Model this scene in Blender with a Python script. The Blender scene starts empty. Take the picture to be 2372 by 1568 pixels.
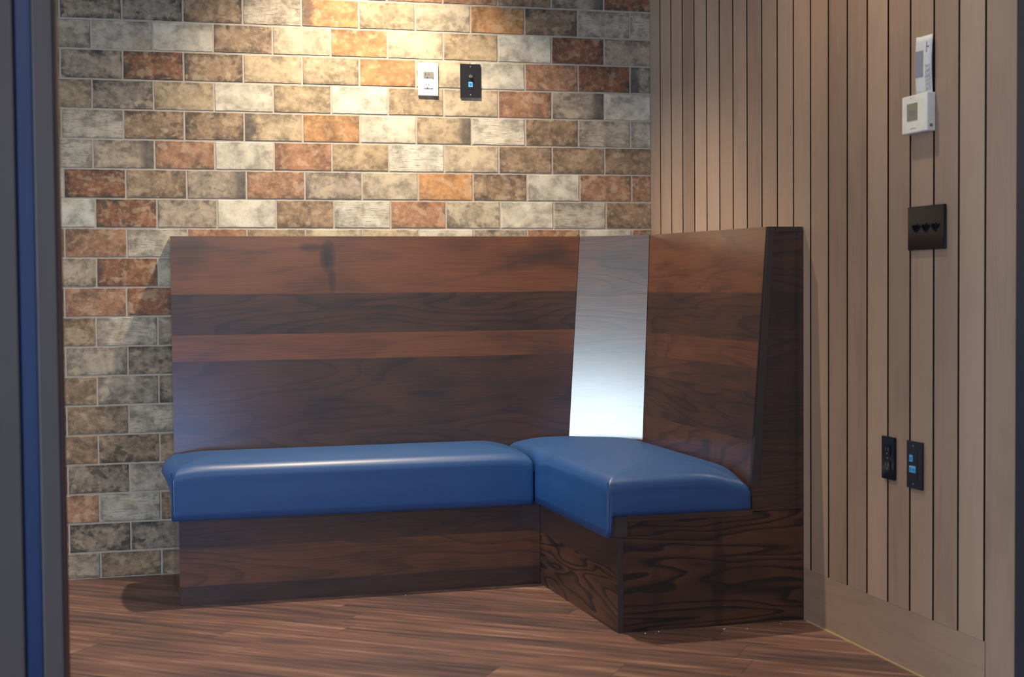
import bpy, bmesh, math, random
from mathutils import Vector, Matrix
sc = bpy.context.scene
C = sc.collection
random.seed(7)

# ------------------------------------------------------------------ camera
CAM = Vector((0.0999, -5.2895, 1.0201))
RIGHT = Vector((0.96604013, -0.25825865, -0.00830292))
UP = Vector((0.01733729, 0.03272416, 0.99931404))
FWD = Vector((0.25780979, 0.96552141, -0.03609036))
cd = bpy.data.cameras.new('camera'); cam = bpy.data.objects.new('camera', cd); C.objects.link(cam)
cd.sensor_width = 36; cd.sensor_fit = 'HORIZONTAL'; cd.lens = 3351.18 / 2372 * 36
cd.clip_start = 0.05
m3 = Matrix((RIGHT, UP, -FWD)).transposed()
cam.matrix_world = Matrix.Translation(CAM) @ m3.to_4x4()
cd.dof.use_dof = True; cd.dof.focus_distance = 4.9; cd.dof.aperture_fstop = 4.5
sc.camera = cam

# ------------------------------------------------------------------ world, exposure, lights
w = bpy.data.worlds.new('world'); sc.world = w; w.use_nodes = True
bg = w.node_tree.nodes['Background']; bg.inputs[0].default_value = (0.55, 0.72, 1.0, 1); bg.inputs[1].default_value = 0.6
vs = sc.view_settings
vs.view_transform = 'Standard'; vs.look = 'None'; vs.gamma = 1.0; vs.use_curve_mapping = False
vs.exposure = 0.0

def area(name, loc, direction, sx, sy, power, col, spread=180):
    l = bpy.data.lights.new(name, 'AREA'); l.shape = 'RECTANGLE'; l.size = sx; l.size_y = sy
    l.energy = power; l.color = col; l.spread = math.radians(spread)
    o = bpy.data.objects.new(name, l); C.objects.link(o); o.location = loc
    o.rotation_euler = Vector(direction).to_track_quat('-Z', 'Y').to_euler(); return o
def spot(name, loc, target, power, col, angle, blend, size=0.03):
    l = bpy.data.lights.new(name, 'SPOT'); l.energy = power; l.color = col
    l.spot_size = math.radians(angle); l.spot_blend = blend; l.shadow_soft_size = size
    o = bpy.data.objects.new(name, l); C.objects.link(o); o.location = loc
    o.rotation_euler = (Vector(target) - Vector(loc)).to_track_quat('-Z', 'Y').to_euler(); return o
CEIL = 2.75
WARM = (1.0, 0.82, 0.57)
# daylight coming through the window in the left wall and the glazed front behind the camera
area('daylight_left', (-4.12, -4.0, 1.05), (1, 0, 0), 1.7, 1.2, 235, (0.70, 0.88, 1.0))
area('daylight_front', (0.1, -8.42, 0.75), (0, 1, 0), 1.6, 1.0, 30, (0.30, 0.48, 1.0))
# recessed ceiling lamps: a and b, plus c added to warm the left tiles
LAMPS = [('a', (0.95, -0.50), (0.97, -0.40, 0), 310, 100, 0.9), ('b', (1.55, -1.75), (1.62, -1.6, 0), 60, 120, 0.95), ('c', (0.0, -1.55), (0.0, -1.2, 0), 48, 125, 0.95)]
for n, (lx, ly), tg, pw, an, bl in LAMPS:
    spot('lamp_light_' + n, (lx, ly, CEIL - 0.03), tg, pw, WARM, an, bl, 0.035)
area('lamp_light_room', (0.6, -6.6, CEIL - 0.03), (0, 0, -1), 3.0, 3.0, 75, (1.0, 0.93, 0.88))  # broad unseen fill added under the ceiling to lift the darks, no fixture

# ------------------------------------------------------------------ object helpers
def tag(o, label=None, cat=None, group=None, kind=None):
    if label: o['label'] = label
    if cat: o['category'] = cat
    if group: o['group'] = group
    if kind: o['kind'] = kind
    return o
def empty(name, loc=(0, 0, 0)):
    o = bpy.data.objects.new(name, None); C.objects.link(o); o.location = loc; o.empty_display_size = 0.05
    return o
class MB:
    """collects faces with uv (metres) and a tone colour; becomes ONE mesh object"""
    def __init__(s): s.v = []; s.f = []; s.uv = []; s.t = []; s.m = []; s.sm = []
    def face(s, pts, uvs=None, tone=(0.5, 0, 0), mat=0, smooth=False):
        b = len(s.v); s.v += [tuple(p) for p in pts]; s.f.append(tuple(range(b, b + len(pts))))
        s.uv.append(uvs or [(0, 0)] * len(pts)); s.t.append(tone); s.m.append(mat); s.sm.append(smooth)
    def box(s, lo, hi, grain=0, tone=(0.5, 0, 0), mat=0):
        x0, y0, z0 = lo; x1, y1, z1 = hi
        P = [(x0,y0,z0),(x1,y0,z0),(x1,y1,z0),(x0,y1,z0),(x0,y0,z1),(x1,y0,z1),(x1,y1,z1),(x0,y1,z1)]
        F = [((0,3,2,1),2),((4,5,6,7),2),((0,1,5,4),1),((2,3,7,6),1),((1,2,6,5),0),((3,0,4,7),0)]
        for idx, n in F:
            ax = [a for a in (0, 1, 2) if a != n]
            if grain in ax: ua = grain; va = [a for a in ax if a != grain][0]
            else: ua, va = ax
            s.face([P[i] for i in idx], [(P[i][ua], P[i][va]) for i in idx], tone, mat)
    def grid(s, verts, faces, tone=(0.5, 0, 0), mat=0, smooth=True, uvs=None):
        b = len(s.v); s.v += [tuple(p) for p in verts]
        for f in faces:
            s.f.append(tuple(b + i for i in f)); s.uv.append([uvs[i] for i in f] if uvs else [(verts[i][0], verts[i][1]) for i in f])
            s.t.append(tone); s.m.append(mat); s.sm.append(smooth)
    def build(s, name, mats, parent=None, bevel=0, merge=True, loc=(0, 0, 0)):
        me = bpy.data.meshes.new(name)
        off = Vector(loc)
        me.from_pydata([Vector(v) - off for v in s.v], [], s.f)
        if not isinstance(mats, (list, tuple)): mats = [mats]
        for m in mats: me.materials.append(m)
        ul = me.uv_layers.new(name='UVMap')
        k = 0
        for i, f in enumerate(s.f):
            for j in range(len(f)): ul.data[k].uv = s.uv[i][j]; k += 1
        at = me.attributes.new('tone', 'FLOAT_COLOR', 'FACE')
        for i, t in enumerate(s.t): at.data[i].color = (t[0], t[1], t[2], 1)
        for i, p in enumerate(me.polygons): p.material_index = s.m[i]; p.use_smooth = s.sm[i]
        if merge:
            bm = bmesh.new(); bm.from_mesh(me); bmesh.ops.remove_doubles(bm, verts=bm.verts, dist=1e-5)
            bmesh.ops.recalc_face_normals(bm, faces=bm.faces); bm.to_mesh(me); bm.free()
        me.update()
        o = bpy.data.objects.new(name, me); C.objects.link(o)
        if parent:
            o.parent = parent; o.location = off - parent_origin(parent)
        else: o.location = off
        if bevel:
            b = o.modifiers.new('bevel', 'BEVEL'); b.width = bevel; b.segments = 2; b.limit_method = 'ANGLE'; b.angle_limit = math.radians(40)
            b.harden_normals = False
        return o
def parent_origin(p):
    v = Vector(p.location)
    while p.parent: p = p.parent; v += Vector(p.location)
    return v

# ------------------------------------------------------------------ material helpers
class N:
    def __init__(s, name):
        s.m = bpy.data.materials.new(name); s.m.use_nodes = True; s.nt = s.m.node_tree; s.b = s.nt.nodes['Principled BSDF']
    def n(s, t, **k):
        nd = s.nt.nodes.new(t)
        for a, v in k.items(): setattr(nd, a, v)
        return nd
    def link(s, a, b): s.nt.links.new(a, b)
    def setin(s, sock, v):
        if hasattr(v, 'is_output') or hasattr(v, 'links'): s.link(v, sock)
        else: sock.default_value = v
    def math(s, op, a, b=0.0, c=0.0, clamp=False):
        nd = s.n('ShaderNodeMath', operation=op, use_clamp=clamp)
        s.setin(nd.inputs[0], a); s.setin(nd.inputs[1], b); s.setin(nd.inputs[2], c); return nd.outputs[0]
    def comb(s, x, y, z):
        nd = s.n('ShaderNodeCombineXYZ'); s.setin(nd.inputs[0], x); s.setin(nd.inputs[1], y); s.setin(nd.inputs[2], z); return nd.outputs[0]
    def sep(s, v):
        nd = s.n('ShaderNodeSeparateXYZ'); s.link(v, nd.inputs[0]); return nd.outputs
    def noise(s, v, scale=1.0, detail=2.0, rough=0.5, dist=0.0):
        nd = s.n('ShaderNodeTexNoise'); s.link(v, nd.inputs['Vector']); nd.inputs['Scale'].default_value = scale
        nd.inputs['Detail'].default_value = detail; nd.inputs['Roughness'].default_value = rough; nd.inputs['Distortion'].default_value = dist
        return nd.outputs['Fac']
    def ramp(s, fac, stops, interp='LINEAR'):
        nd = s.n('ShaderNodeValToRGB'); s.link(fac, nd.inputs[0]); cr = nd.color_ramp; cr.interpolation = interp
        while len(cr.elements) < len(stops): cr.elements.new(0.5)
        for e, (p, c) in zip(cr.elements, stops):
            e.position = p; e.color = (c, c, c, 1) if isinstance(c, (int, float)) else (*c, 1)
        return nd.outputs[0]
    def mapr(s, v, a, b, c, d):
        nd = s.n('ShaderNodeMapRange'); s.link(v, nd.inputs[0])
        for i, q in enumerate((a, b, c, d)): nd.inputs[i + 1].default_value = q
        return nd.outputs[0]
    def mix(s, fac, a, b, blend='MIX'):
        nd = s.n('ShaderNodeMix', data_type='RGBA', blend_type=blend)
        s.setin(nd.inputs[0], fac)
        for sock, v in ((nd.inputs[6], a), (nd.inputs[7], b)):
            if isinstance(v, tuple): sock.default_value = (*v, 1)
            else: s.link(v, sock)
        return nd.outputs[2]
    def attr(s, name):
        nd = s.n('ShaderNodeAttribute', attribute_name=name); return nd.outputs['Color']
    def bump(s, h, strength, dist=0.001):
        nd = s.n('ShaderNodeBump'); s.link(h, nd.inputs['Height']); nd.inputs['Strength'].default_value = strength
        nd.inputs['Distance'].default_value = dist; s.link(nd.outputs[0], s.b.inputs['Normal'])
    def base(s, c): s.setin(s.b.inputs['Base Color'], (*c, 1) if isinstance(c, tuple) else c)
    def rough(s, r): s.setin(s.b.inputs['Roughness'], r)

def plain(name, col, rough=0.5, metal=0.0, spec=0.5, bumpy=0.0, emit=None):
    k = N(name); co = k.n('ShaderNodeTexCoord').outputs['Object']
    f = k.noise(co, 40, 3, 0.6)
    c = k.mix(k.mapr(f, 0.3, 0.7, 0, 1), tuple(x * 0.93 for x in col), tuple(min(1, x * 1.06) for x in col))
    k.base(c); k.rough(rough); k.b.inputs['Metallic'].default_value = metal; k.b.inputs['Specular IOR Level'].default_value = spec
    if bumpy: k.bump(f, bumpy, 0.0005)
    return k.m

def wood(name, dark, mid, light, rough, fig=1.0, fine=1.0, patch=1.0, us=1.1, vs_=7.0, spec=0.5, coat=0.0, bump=0.25, rings=(7.0, 16.0), knots=()):
    """uv: u metres along the grain, v metres across; tone = (lightness, seed, figure)"""
    k = N(name)
    uv = k.sep(k.n('ShaderNodeUVMap', uv_map='UVMap').outputs[0])
    tn = k.n('ShaderNodeSeparateColor'); k.link(k.attr('tone'), tn.inputs[0])
    tone, seed, figu = tn.outputs[0], tn.outputs[1], tn.outputs[2]
    sd = k.math('MULTIPLY', seed, 37.0)
    # slow wander of the fibre direction
    wob = k.noise(k.comb(k.math('MULTIPLY', uv[0], 2.2), k.math('MULTIPLY', uv[1], 3.0), sd), 1, 2, 0.5)
    v2 = k.math('ADD', uv[1], k.math('MULTIPLY', k.math('SUBTRACT', wob, 0.5), 0.05))
    fld = k.noise(k.comb(k.math('MULTIPLY', uv[0], us), k.math('MULTIPLY', uv[1], vs_), sd), 1, 2.2, 0.45, 0.25)
    ring_ = k.math('FRACT', k.math('MULTIPLY', fld, k.math('ADD', rings[0], k.math('MULTIPLY', figu, rings[1]))))
    line = k.ramp(ring_, [(0.0, 0.0), (0.55, 0.12), (0.88, 1.0), (1.0, 0.0)])
    fn = k.noise(k.comb(k.math('MULTIPLY', uv[0], 5.0), k.math('MULTIPLY', v2, 260.0), sd), 1, 3, 0.6)
    fn2 = k.noise(k.comb(k.math('MULTIPLY', uv[0], 14.0), k.math('MULTIPLY', v2, 900.0), sd), 1, 2, 0.6)
    pt = k.noise(k.comb(k.math('MULTIPLY', uv[0], 3.2), k.math('MULTIPLY', uv[1], 7.0), k.math('ADD', sd, 5.0)), 1, 3, 0.55)
    smudge = k.ramp(pt, [(0.28, 0.0), (0.5, 0.75), (0.72, 1.0)])
    t = k.math('ADD', tone, k.math('MULTIPLY', k.math('SUBTRACT', smudge, 0.62), 0.34 * patch))
    t = k.math('ADD', t, k.math('MULTIPLY', k.math('SUBTRACT', fn, 0.5), 0.55 * fine))
    t = k.math('SUBTRACT', t, k.math('MULTIPLY', k.math('MULTIPLY', line, fig * 0.42), k.math('ADD', 0.35, figu)), clamp=True)
    for (ku, kv, su, sv, am) in knots:                                   # dark knots and smudges that sit in the veneer
        du = k.math('DIVIDE', k.math('SUBTRACT', uv[0], ku), su); dv = k.math('DIVIDE', k.math('SUBTRACT', uv[1], kv), sv)
        q = k.math('SQRT', k.math('ADD', k.math('MULTIPLY', du, du), k.math('MULTIPLY', dv, dv)))
        q = k.math('ADD', q, k.math('MULTIPLY', k.math('SUBTRACT', pt, 0.5), 2.2))
        t = k.math('SUBTRACT', t, k.math('MULTIPLY', k.ramp(q, [(0.0, 1.0), (0.35, 0.85), (1.0, 0.0)]), am), clamp=True)
    col = k.ramp(t, [(0.0, dark), (0.5, mid), (1.0, light)])
    k.base(col)
    k.rough(k.math('ADD', rough, k.math('MULTIPLY', k.math('SUBTRACT', fn2, 0.5), 0.12)))
    k.b.inputs['Specular IOR Level'].default_value = spec
    k.b.inputs['Coat Weight'].default_value = coat; k.b.inputs['Coat Roughness'].default_value = 0.17; k.b.inputs['Coat IOR'].default_value = 1.5
    h = k.math('SUBTRACT', k.math('ADD', k.math('MULTIPLY', fn2, 0.5), k.math('MULTIPLY', fn, 0.7)), k.math('MULTIPLY', line, 0.6 * fig))
    k.bump(h, bump, 0.0006)
    return k.m

M = {}
M['walnut'] = wood('dark_walnut', (0.018, 0.012, 0.014), (0.060, 0.026, 0.018), (0.160, 0.056, 0.026), 0.34, fig=0.65, fine=1.2, us=0.8, vs_=5.0, spec=0.5, coat=1.0)
WAL = ((0.018, 0.012, 0.014), (0.060, 0.026, 0.018), (0.160, 0.056, 0.026), 0.34)
M['walnut_knot'] = wood('dark_walnut_knotty', *WAL, fig=0.65, fine=1.2, us=0.8, vs_=5.0, spec=0.5, coat=1.0,
    knots=((0.800, 1.135, 0.030, 0.050, 0.75), (0.735, 1.165, 0.055, 0.020, 0.5), (0.815, 1.04, 0.014, 0.05, 0.35), (1.60, 1.15, 0.2, 0.08, 0.25), (0.30, 1.12, 0.12, 0.10, 0.3)))
M['walnut_gloss'] = wood('dark_walnut_lacquered', (0.018, 0.012, 0.014), (0.060, 0.026, 0.018), (0.175, 0.060, 0.026), 0.14, spec=0.6, coat=0.5)
M['walnut_wave'] = wood('dark_walnut_wavy', (0.014, 0.009, 0.009), (0.052, 0.023, 0.015), (0.135, 0.052, 0.025), 0.42, fig=1.4, fine=0.5, patch=1.1, us=1.3, vs_=8.0, coat=0.1, rings=(8, 5), knots=((1.797, 0.17, 0.020, 0.30, 0.3), (1.60, 0.13, 0.02, 0.12, 0.15)))
M['edge'] = wood('dark_edge_band', (0.016, 0.015, 0.018), (0.028, 0.025, 0.028), (0.05, 0.04, 0.04), 0.45, fig=0.2, fine=0.5)
M['slat'] = wood('grey_oak_boards', (0.185, 0.125, 0.100), (0.325, 0.222, 0.170), (0.43, 0.305, 0.235), 0.5, fig=0.22, fine=0.55, patch=0.5, us=0.5, vs_=5, coat=0.0, bump=0.12)
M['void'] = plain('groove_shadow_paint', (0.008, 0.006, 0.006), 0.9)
M['navy'] = plain('navy_paint', (0.016, 0.022, 0.035), 0.45)
M['plaster'] = plain('grey_plaster', (0.26, 0.25, 0.24), 0.85)
M['caulk'] = plain('tan_caulk', (0.42, 0.30, 0.17), 0.6)
M['white_plastic'] = plain('white_plastic', (0.72, 0.71, 0.68), 0.3)
M['grey_plastic'] = plain('grey_plastic', (0.22, 0.205, 0.19), 0.4)
M['black_gloss'] = plain('black_gloss_plastic', (0.007, 0.007, 0.010), 0.12, spec=0.22)
M['black_matte'] = plain('black_plastic', (0.016, 0.016, 0.022), 0.35)
M['slot'] = plain('slot_black', (0.01, 0.01, 0.01), 0.7)
M['lcd'] = plain('grey_display', (0.17, 0.17, 0.15), 0.25)
M['metal'] = plain('bright_metal', (0.8, 0.75, 0.65), 0.2, 1.0)
M['jack'] = plain('blue_jack', (0.03, 0.20, 0.55), 0.35)
M['jack_light'] = plain('light_blue_jack', (0.12, 0.42, 0.78), 0.35)
M['paper'] = plain('white_label_paper', (0.60, 0.60, 0.64), 0.6)
M['print'] = plain('grey_print', (0.24, 0.24, 0.29), 0.7)
M['print_dark'] = plain('dark_print', (0.10, 0.10, 0.13), 0.7)
M['part_dark'] = wood('charcoal_laminate', (0.055, 0.046, 0.048), (0.076, 0.064, 0.066), (0.098, 0.083, 0.083), 0.5, fig=0.15, fine=0.4, patch=0.5)
M['part_brown'] = plain('brown_edge', (0.075, 0.045, 0.035), 0.5)
M['crumb'] = plain('white_crumb', (0.7, 0.66, 0.6), 0.8)

def vinyl():
    k = N('blue_vinyl'); co = k.n('ShaderNodeTexCoord').outputs['Object']
    f = k.noise(co, 700, 2, 0.6); g = k.noise(co, 9, 2, 0.5)
    k.base(k.mix(g, (0.010, 0.060, 0.205), (0.013, 0.070, 0.235)))
    k.rough(0.42); k.b.inputs['Specular IOR Level'].default_value = 0.7
    k.bump(k.math('ADD', k.math('MULTIPLY', f, 0.25), g), 0.12, 0.001); return k.m
M['vinyl'] = vinyl()

def tile_mat():
    k = N('aged_brick_tile')
    uv = k.sep(k.n('ShaderNodeUVMap', uv_map='UVMap').outputs[0])        # u 0..1 , v 0..1 on each tile, metres in z
    col = k.attr('tcol'); par = k.n('ShaderNodeSeparateColor'); k.link(k.attr('tone'), par.inputs[0])
    dirt, seed, kind = par.outputs[0], par.outputs[1], par.outputs[2]
    sd = k.math('MULTIPLY', seed, 91.0)
    P = lambda a, b: k.comb(k.math('MULTIPLY', uv[0], a), k.math('MULTIPLY', uv[1], b), sd)
    big = k.noise(P(3.2, 1.7), 1, 3, 0.55, 0.4)
    med = k.noise(P(10, 5.2), 1, 4, 0.65)
    fine = k.noise(P(52, 26), 1, 3, 0.7)
    hl = k.noise(P(5.0, 34), 1, 3, 0.65, 0.6)
    # distance to the tile border 0 at border
    ex = k.math('MINIMUM', uv[0], k.math('SUBTRACT', 1.0, uv[0])); ey = k.math('MINIMUM', uv[1], k.math('SUBTRACT', 1.0, uv[1]))
    e = k.math('MINIMUM', k.math('MULTIPLY', ex, 2.0), ey)
    e = k.math('ADD', e, k.math('MULTIPLY', k.math('SUBTRACT', med, 0.5), 0.5))
    border = k.ramp(e, [(0.0, 1.0), (0.10, 0.6), (0.2, 0.0)])
    c = k.mix(k.ramp(big, [(0.36, 0.0), (0.62, 1.0)]), k.mix(0.5, col, (0.06, 0.045, 0.035)), col)
    c = k.mix(k.math('MULTIPLY', k.ramp(med, [(0.48, 0.0), (0.66, 1.0)]), 0.45), c, k.mix(0.5, col, (0.62, 0.52, 0.38)))
    c = k.mix(k.math('MULTIPLY', k.ramp(med, [(0.30, 1.0), (0.45, 0.0)]), k.math('ADD', 0.12, k.math('MULTIPLY', dirt, 0.55))), c, (0.055, 0.045, 0.04))
    c = k.mix(k.math('MULTIPLY', k.ramp(fine, [(0.30, 1.0), (0.42, 0.0)]), 0.45), c, (0.06, 0.05, 0.042))
    c = k.mix(k.math('MULTIPLY', k.ramp(fine, [(0.60, 0.0), (0.72, 1.0)]), 0.30), c, (0.70, 0.62, 0.50))
    c = k.mix(k.math('MULTIPLY', border, k.math('MULTIPLY', k.math('ADD', 0.15, dirt), k.ramp(big, [(0.4, 0.85), (0.62, 0.2)]))), c, (0.035, 0.034, 0.036))
    patch = k.noise(P(1.9, 1.1), 2.0, 2, 0.5, 0.25)
    c = k.mix(k.math('MULTIPLY', k.ramp(patch, [(0.34, 1.0), (0.375, 0.0)]), k.math('ADD', 0.12, k.math('MULTIPLY', dirt, 0.8))), c, (0.075, 0.06, 0.052))
    c = k.mix(k.math('MULTIPLY', k.ramp(patch, [(0.60, 0.0), (0.635, 1.0)]), 0.3), c, (0.55, 0.43, 0.30))
    # sooty end band (kind 0.25: right end, 0.5: left end) and split grain (kind 0.75)
    nz = k.math('MULTIPLY', k.math('SUBTRACT', med, 0.5), 0.22)
    right = k.math('MULTIPLY', k.ramp(k.math('ADD', uv[0], nz), [(0.76, 0.0), (0.86, 1.0)]), k.math('COMPARE', kind, 0.25, 0.05))
    left = k.math('MULTIPLY', k.ramp(k.math('ADD', uv[0], nz), [(0.13, 1.0), (0.23, 0.0)]), k.math('COMPARE', kind, 0.5, 0.05))
    c = k.mix(k.math('MULTIPLY', k.math('ADD', right, left, clamp=True), 0.68), c, (0.06, 0.055, 0.06))
    crack = k.math('MULTIPLY', k.ramp(hl, [(0.36, 1.0), (0.45, 0.0)]), k.math('COMPARE', kind, 0.75, 0.05))
    c = k.mix(k.math('MULTIPLY', crack, 0.55), c, (0.12, 0.09, 0.06))
    k.base(c); k.rough(0.62); k.b.inputs['Specular IOR Level'].default_value = 0.35
    h = k.math('SUBTRACT', k.math('ADD', k.math('MULTIPLY', fine, 0.6), k.math('MULTIPLY', med, 0.9)), k.math('MULTIPLY', crack, 0.5))
    k.bump(h, 0.5, 0.0012)
    return k.m
M['tile'] = tile_mat()
M['grout'] = plain('grey_grout', (0.40, 0.35, 0.31), 0.85, bumpy=0.3)

def floor_mat():
    k = N('wood_plank_floor'); co = k.sep(k.n('ShaderNodeTexCoord').outputs['Object'])
    a = math.radians(-37)
    u = k.math('ADD', k.math('MULTIPLY', co[0], math.cos(a)), k.math('MULTIPLY', co[1], math.sin(a)))
    v = k.math('SUBTRACT', k.math('MULTIPLY', co[1], math.cos(a)), k.math('MULTIPLY', co[0], math.sin(a)))
    row = k.math('FLOOR', k.math('DIVIDE', v, 0.152))
    rr = k.n('ShaderNodeTexWhiteNoise', noise_dimensions='1D'); k.link(row, rr.inputs['W'])
    us = k.math('ADD', u, k.math('MULTIPLY', rr.outputs['Value'], 1.2))
    colm = k.math('FLOOR', k.math('DIVIDE', us, 1.22))
    r2 = k.n('ShaderNodeTexWhiteNoise', noise_dimensions='2D'); k.link(k.comb(row, colm, 0.0), r2.inputs['Vector'])
    sd = k.math('MULTIPLY', r2.outputs['Value'], 40)
    streak = k.noise(k.comb(k.math('MULTIPLY', u, 2.4), k.math('MULTIPLY', v, 34), sd), 1, 4, 0.62, 0.3)
    fine = k.noise(k.comb(k.math('MULTIPLY', u, 9), k.math('MULTIPLY', v, 260), sd), 1, 3, 0.6)
    blot = k.noise(k.comb(k.math('MULTIPLY', u, 1.6), k.math('MULTIPLY', v, 7), sd), 1, 3, 0.6)
    t = k.math('ADD', k.math('MULTIPLY', streak, 0.8), k.math('MULTIPLY', blot, 0.6))
    t = k.math('ADD', t, k.math('MULTIPLY', k.math('SUBTRACT', fine, 0.5), 0.28))
    t = k.math('ADD', t, k.math('MULTIPLY', k.math('SUBTRACT', r2.outputs['Value'], 0.5), 0.16))
    c = k.ramp(t, [(0.44, (0.032, 0.023, 0.027)), (0.60, (0.085, 0.050, 0.050)), (0.78, (0.170, 0.086, 0.070)), (0.98, (0.31, 0.21, 0.18))])
    fv = k.math('FRACT', k.math('DIVIDE', v, 0.152)); fu = k.math('FRACT', k.math('DIVIDE', us, 1.22))
    seam = k.math('MAXIMUM', k.math('LESS_THAN', fv, 0.012), k.math('LESS_THAN', fu, 0.0018))
    c = k.mix(k.math('MULTIPLY', seam, 0.6), c, (0.012, 0.008, 0.008))
    k.base(c); k.rough(k.math('ADD', 0.36, k.math('MULTIPLY', fine, 0.12)))
    k.b.inputs['Specular IOR Level'].default_value = 0.5
    k.bump(k.math('SUBTRACT', k.math('ADD', fine, streak), seam), 0.22, 0.0006)
    return k.m
M['floor'] = floor_mat()

# ------------------------------------------------------------------ room shell
XL, XR, YF = -4.0, 2.0762, -8.2
def struct(o): o['kind'] = 'structure'; return o
b = MB(); b.box((XL, YF, -0.1), (4.2, 0.12, 0.0)); struct(b.build('floor', M['floor']))
b = MB(); b.box((XL, YF, CEIL), (4.2, 0.12, CEIL + 0.1)); struct(b.build('ceiling', M['plaster']))
b = MB()   # left wall with its window opening
y0, y1, z0, z1 = -4.88, -3.12, 0.42, 1.68
b.box((XL - 0.12, YF, 0), (XL, y0, CEIL)); b.box((XL - 0.12, y1, 0), (XL, 0.12, CEIL))
b.box((XL - 0.12, y0, 0), (XL, y1, z0)); b.box((XL - 0.12, y0, z1), (XL, y1, CEIL))
struct(b.build('wall_left', M['plaster'], merge=False))
b = MB()
for lo, hi in (((XL - 0.09, y0, z0), (XL - 0.03, y0 + 0.04, z1)), ((XL - 0.09, y1 - 0.04, z0), (XL - 0.03, y1, z1)),
               ((XL - 0.09, y0 + 0.04, z0), (XL - 0.03, y1 - 0.04, z0 + 0.04)), ((XL - 0.09, y0 + 0.04, z1 - 0.04), (XL - 0.03, y1 - 0.04, z1))):
    b.box(lo, hi)
struct(b.build('window_1', M['navy'], merge=False))
b = MB()   # front wall behind the camera with its glazing
x0, x1, z0, z1 = -0.75, 0.95, 0.22, 1.28
b.box((XL, YF - 0.12, 0), (x0, YF, CEIL)); b.box((x1, YF - 0.12, 0), (4.2, YF, CEIL))
b.box((x0, YF - 0.12, 0), (x1, YF, z0)); b.box((x0, YF - 0.12, z1), (x1, YF, CEIL))
struct(b.build('wall_front', M['plaster'], merge=False))
b = MB()
for lo, hi in (((x0, YF - 0.09, z0), (x0 + 0.04, YF - 0.03, z1)), ((x1 - 0.04, YF - 0.09, z0), (x1, YF - 0.03, z1)),
               ((x0 + 0.04, YF - 0.09, z0), (x1 - 0.04, YF - 0.03, z0 + 0.04)), ((x0 + 0.04, YF - 0.09, z1 - 0.04), (x1 - 0.04, YF - 0.03, z1))):
    b.box(lo, hi)
struct(b.build('window_2', M['navy'], merge=False))

# tiled back wall: one mesh, grout bed and every tile
PAL = {'W': (0.60, 0.57, 0.50), 'C': (0.51, 0.43, 0.325), 'T': (0.40, 0.31, 0.21), 'B': (0.29, 0.195, 0.13), 'O': (0.44, 0.225, 0.10),
       'R': (0.27, 0.112, 0.06), 'G': (0.37, 0.305, 0.25), 'K': (0.27, 0.215, 0.175), 'P': (0.36, 0.185, 0.115), 'M': (0.48, 0.43, 0.365)}
DIRT = {'W': 0.08, 'C': 0.15, 'T': 0.3, 'B': 0.4, 'O': 0.12, 'R': 0.55, 'G': 0.4, 'K': 0.9, 'P': 0.3, 'M': 0.3}
# letter = body colour; suffix r/l = sooty right/left end, s = split grain, d = dirtier
ROWS = {  # first tile of even rows starts at column -1, of odd rows at column -0.5
 8: (-1, 'G K B C B R P P B Gr R'),
 7: (-.5, 'K Kd Bd Ms Ol T C O Bd Ms Ms'),
 6: (-1, 'G M W B C O C T W R G'),
 5: (-.5, 'Kd Rd Bd T T O C W P R Gl'),
 4: (-1, 'T Kd T W T W T C P Gr W'),
 3: (-.5, 'Ms Bd Bd Tl O W Tr Ws B Ms M'),
 2: (-1, 'Ms Gr P W P T Ws C B B B'),
 1: (-.5, 'Rd B Gr P G C O Bd W P P'),
 0: (-1, 'W Rd G W B Ws P Cd W Ms B'),
 -1: (-.5, 'P Ms P T C C W G P W P'),
 -2: (-1, 'G R M G W B C P T W B'),
 -3: (-.5, 'P R T W B G O C B W R'),
 -4: (-1, 'B Ms G W P T C B R G W'),
 -5: (-.5, 'G K T W P B C G R W T'),
 -6: (-1, 'B G K T W R B C G P W'),
 -7: (-.5, 'B Ms T R W G P B C T K'),
 -8: (-1, 'B Bd B W T P G C R B W'),
 -9: (-.5, 'K M T B W G P C B R T'),
 -10: (-1, 'P Ms B T W G R C B P W'),
 -11: (-.5, 'Kd Kd B T W G P C R B T'),
 -12: (-1, 'G B B T W G R C B P W')}
LT, HT, Z0 = 0.20952, 0.104, 1.2364
LEFTSLIVER = {7: 'G', 5: 'B', 3: 'P', 1: 'W', -1: 'P', -3: 'K', -5: 'G', -7: 'K', -9: 'R', -11: 'P'}
tv, tf, tuv, tcol, ttone, tmat = [], [], [], [], [], []
rnd = random.Random(11)
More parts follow.
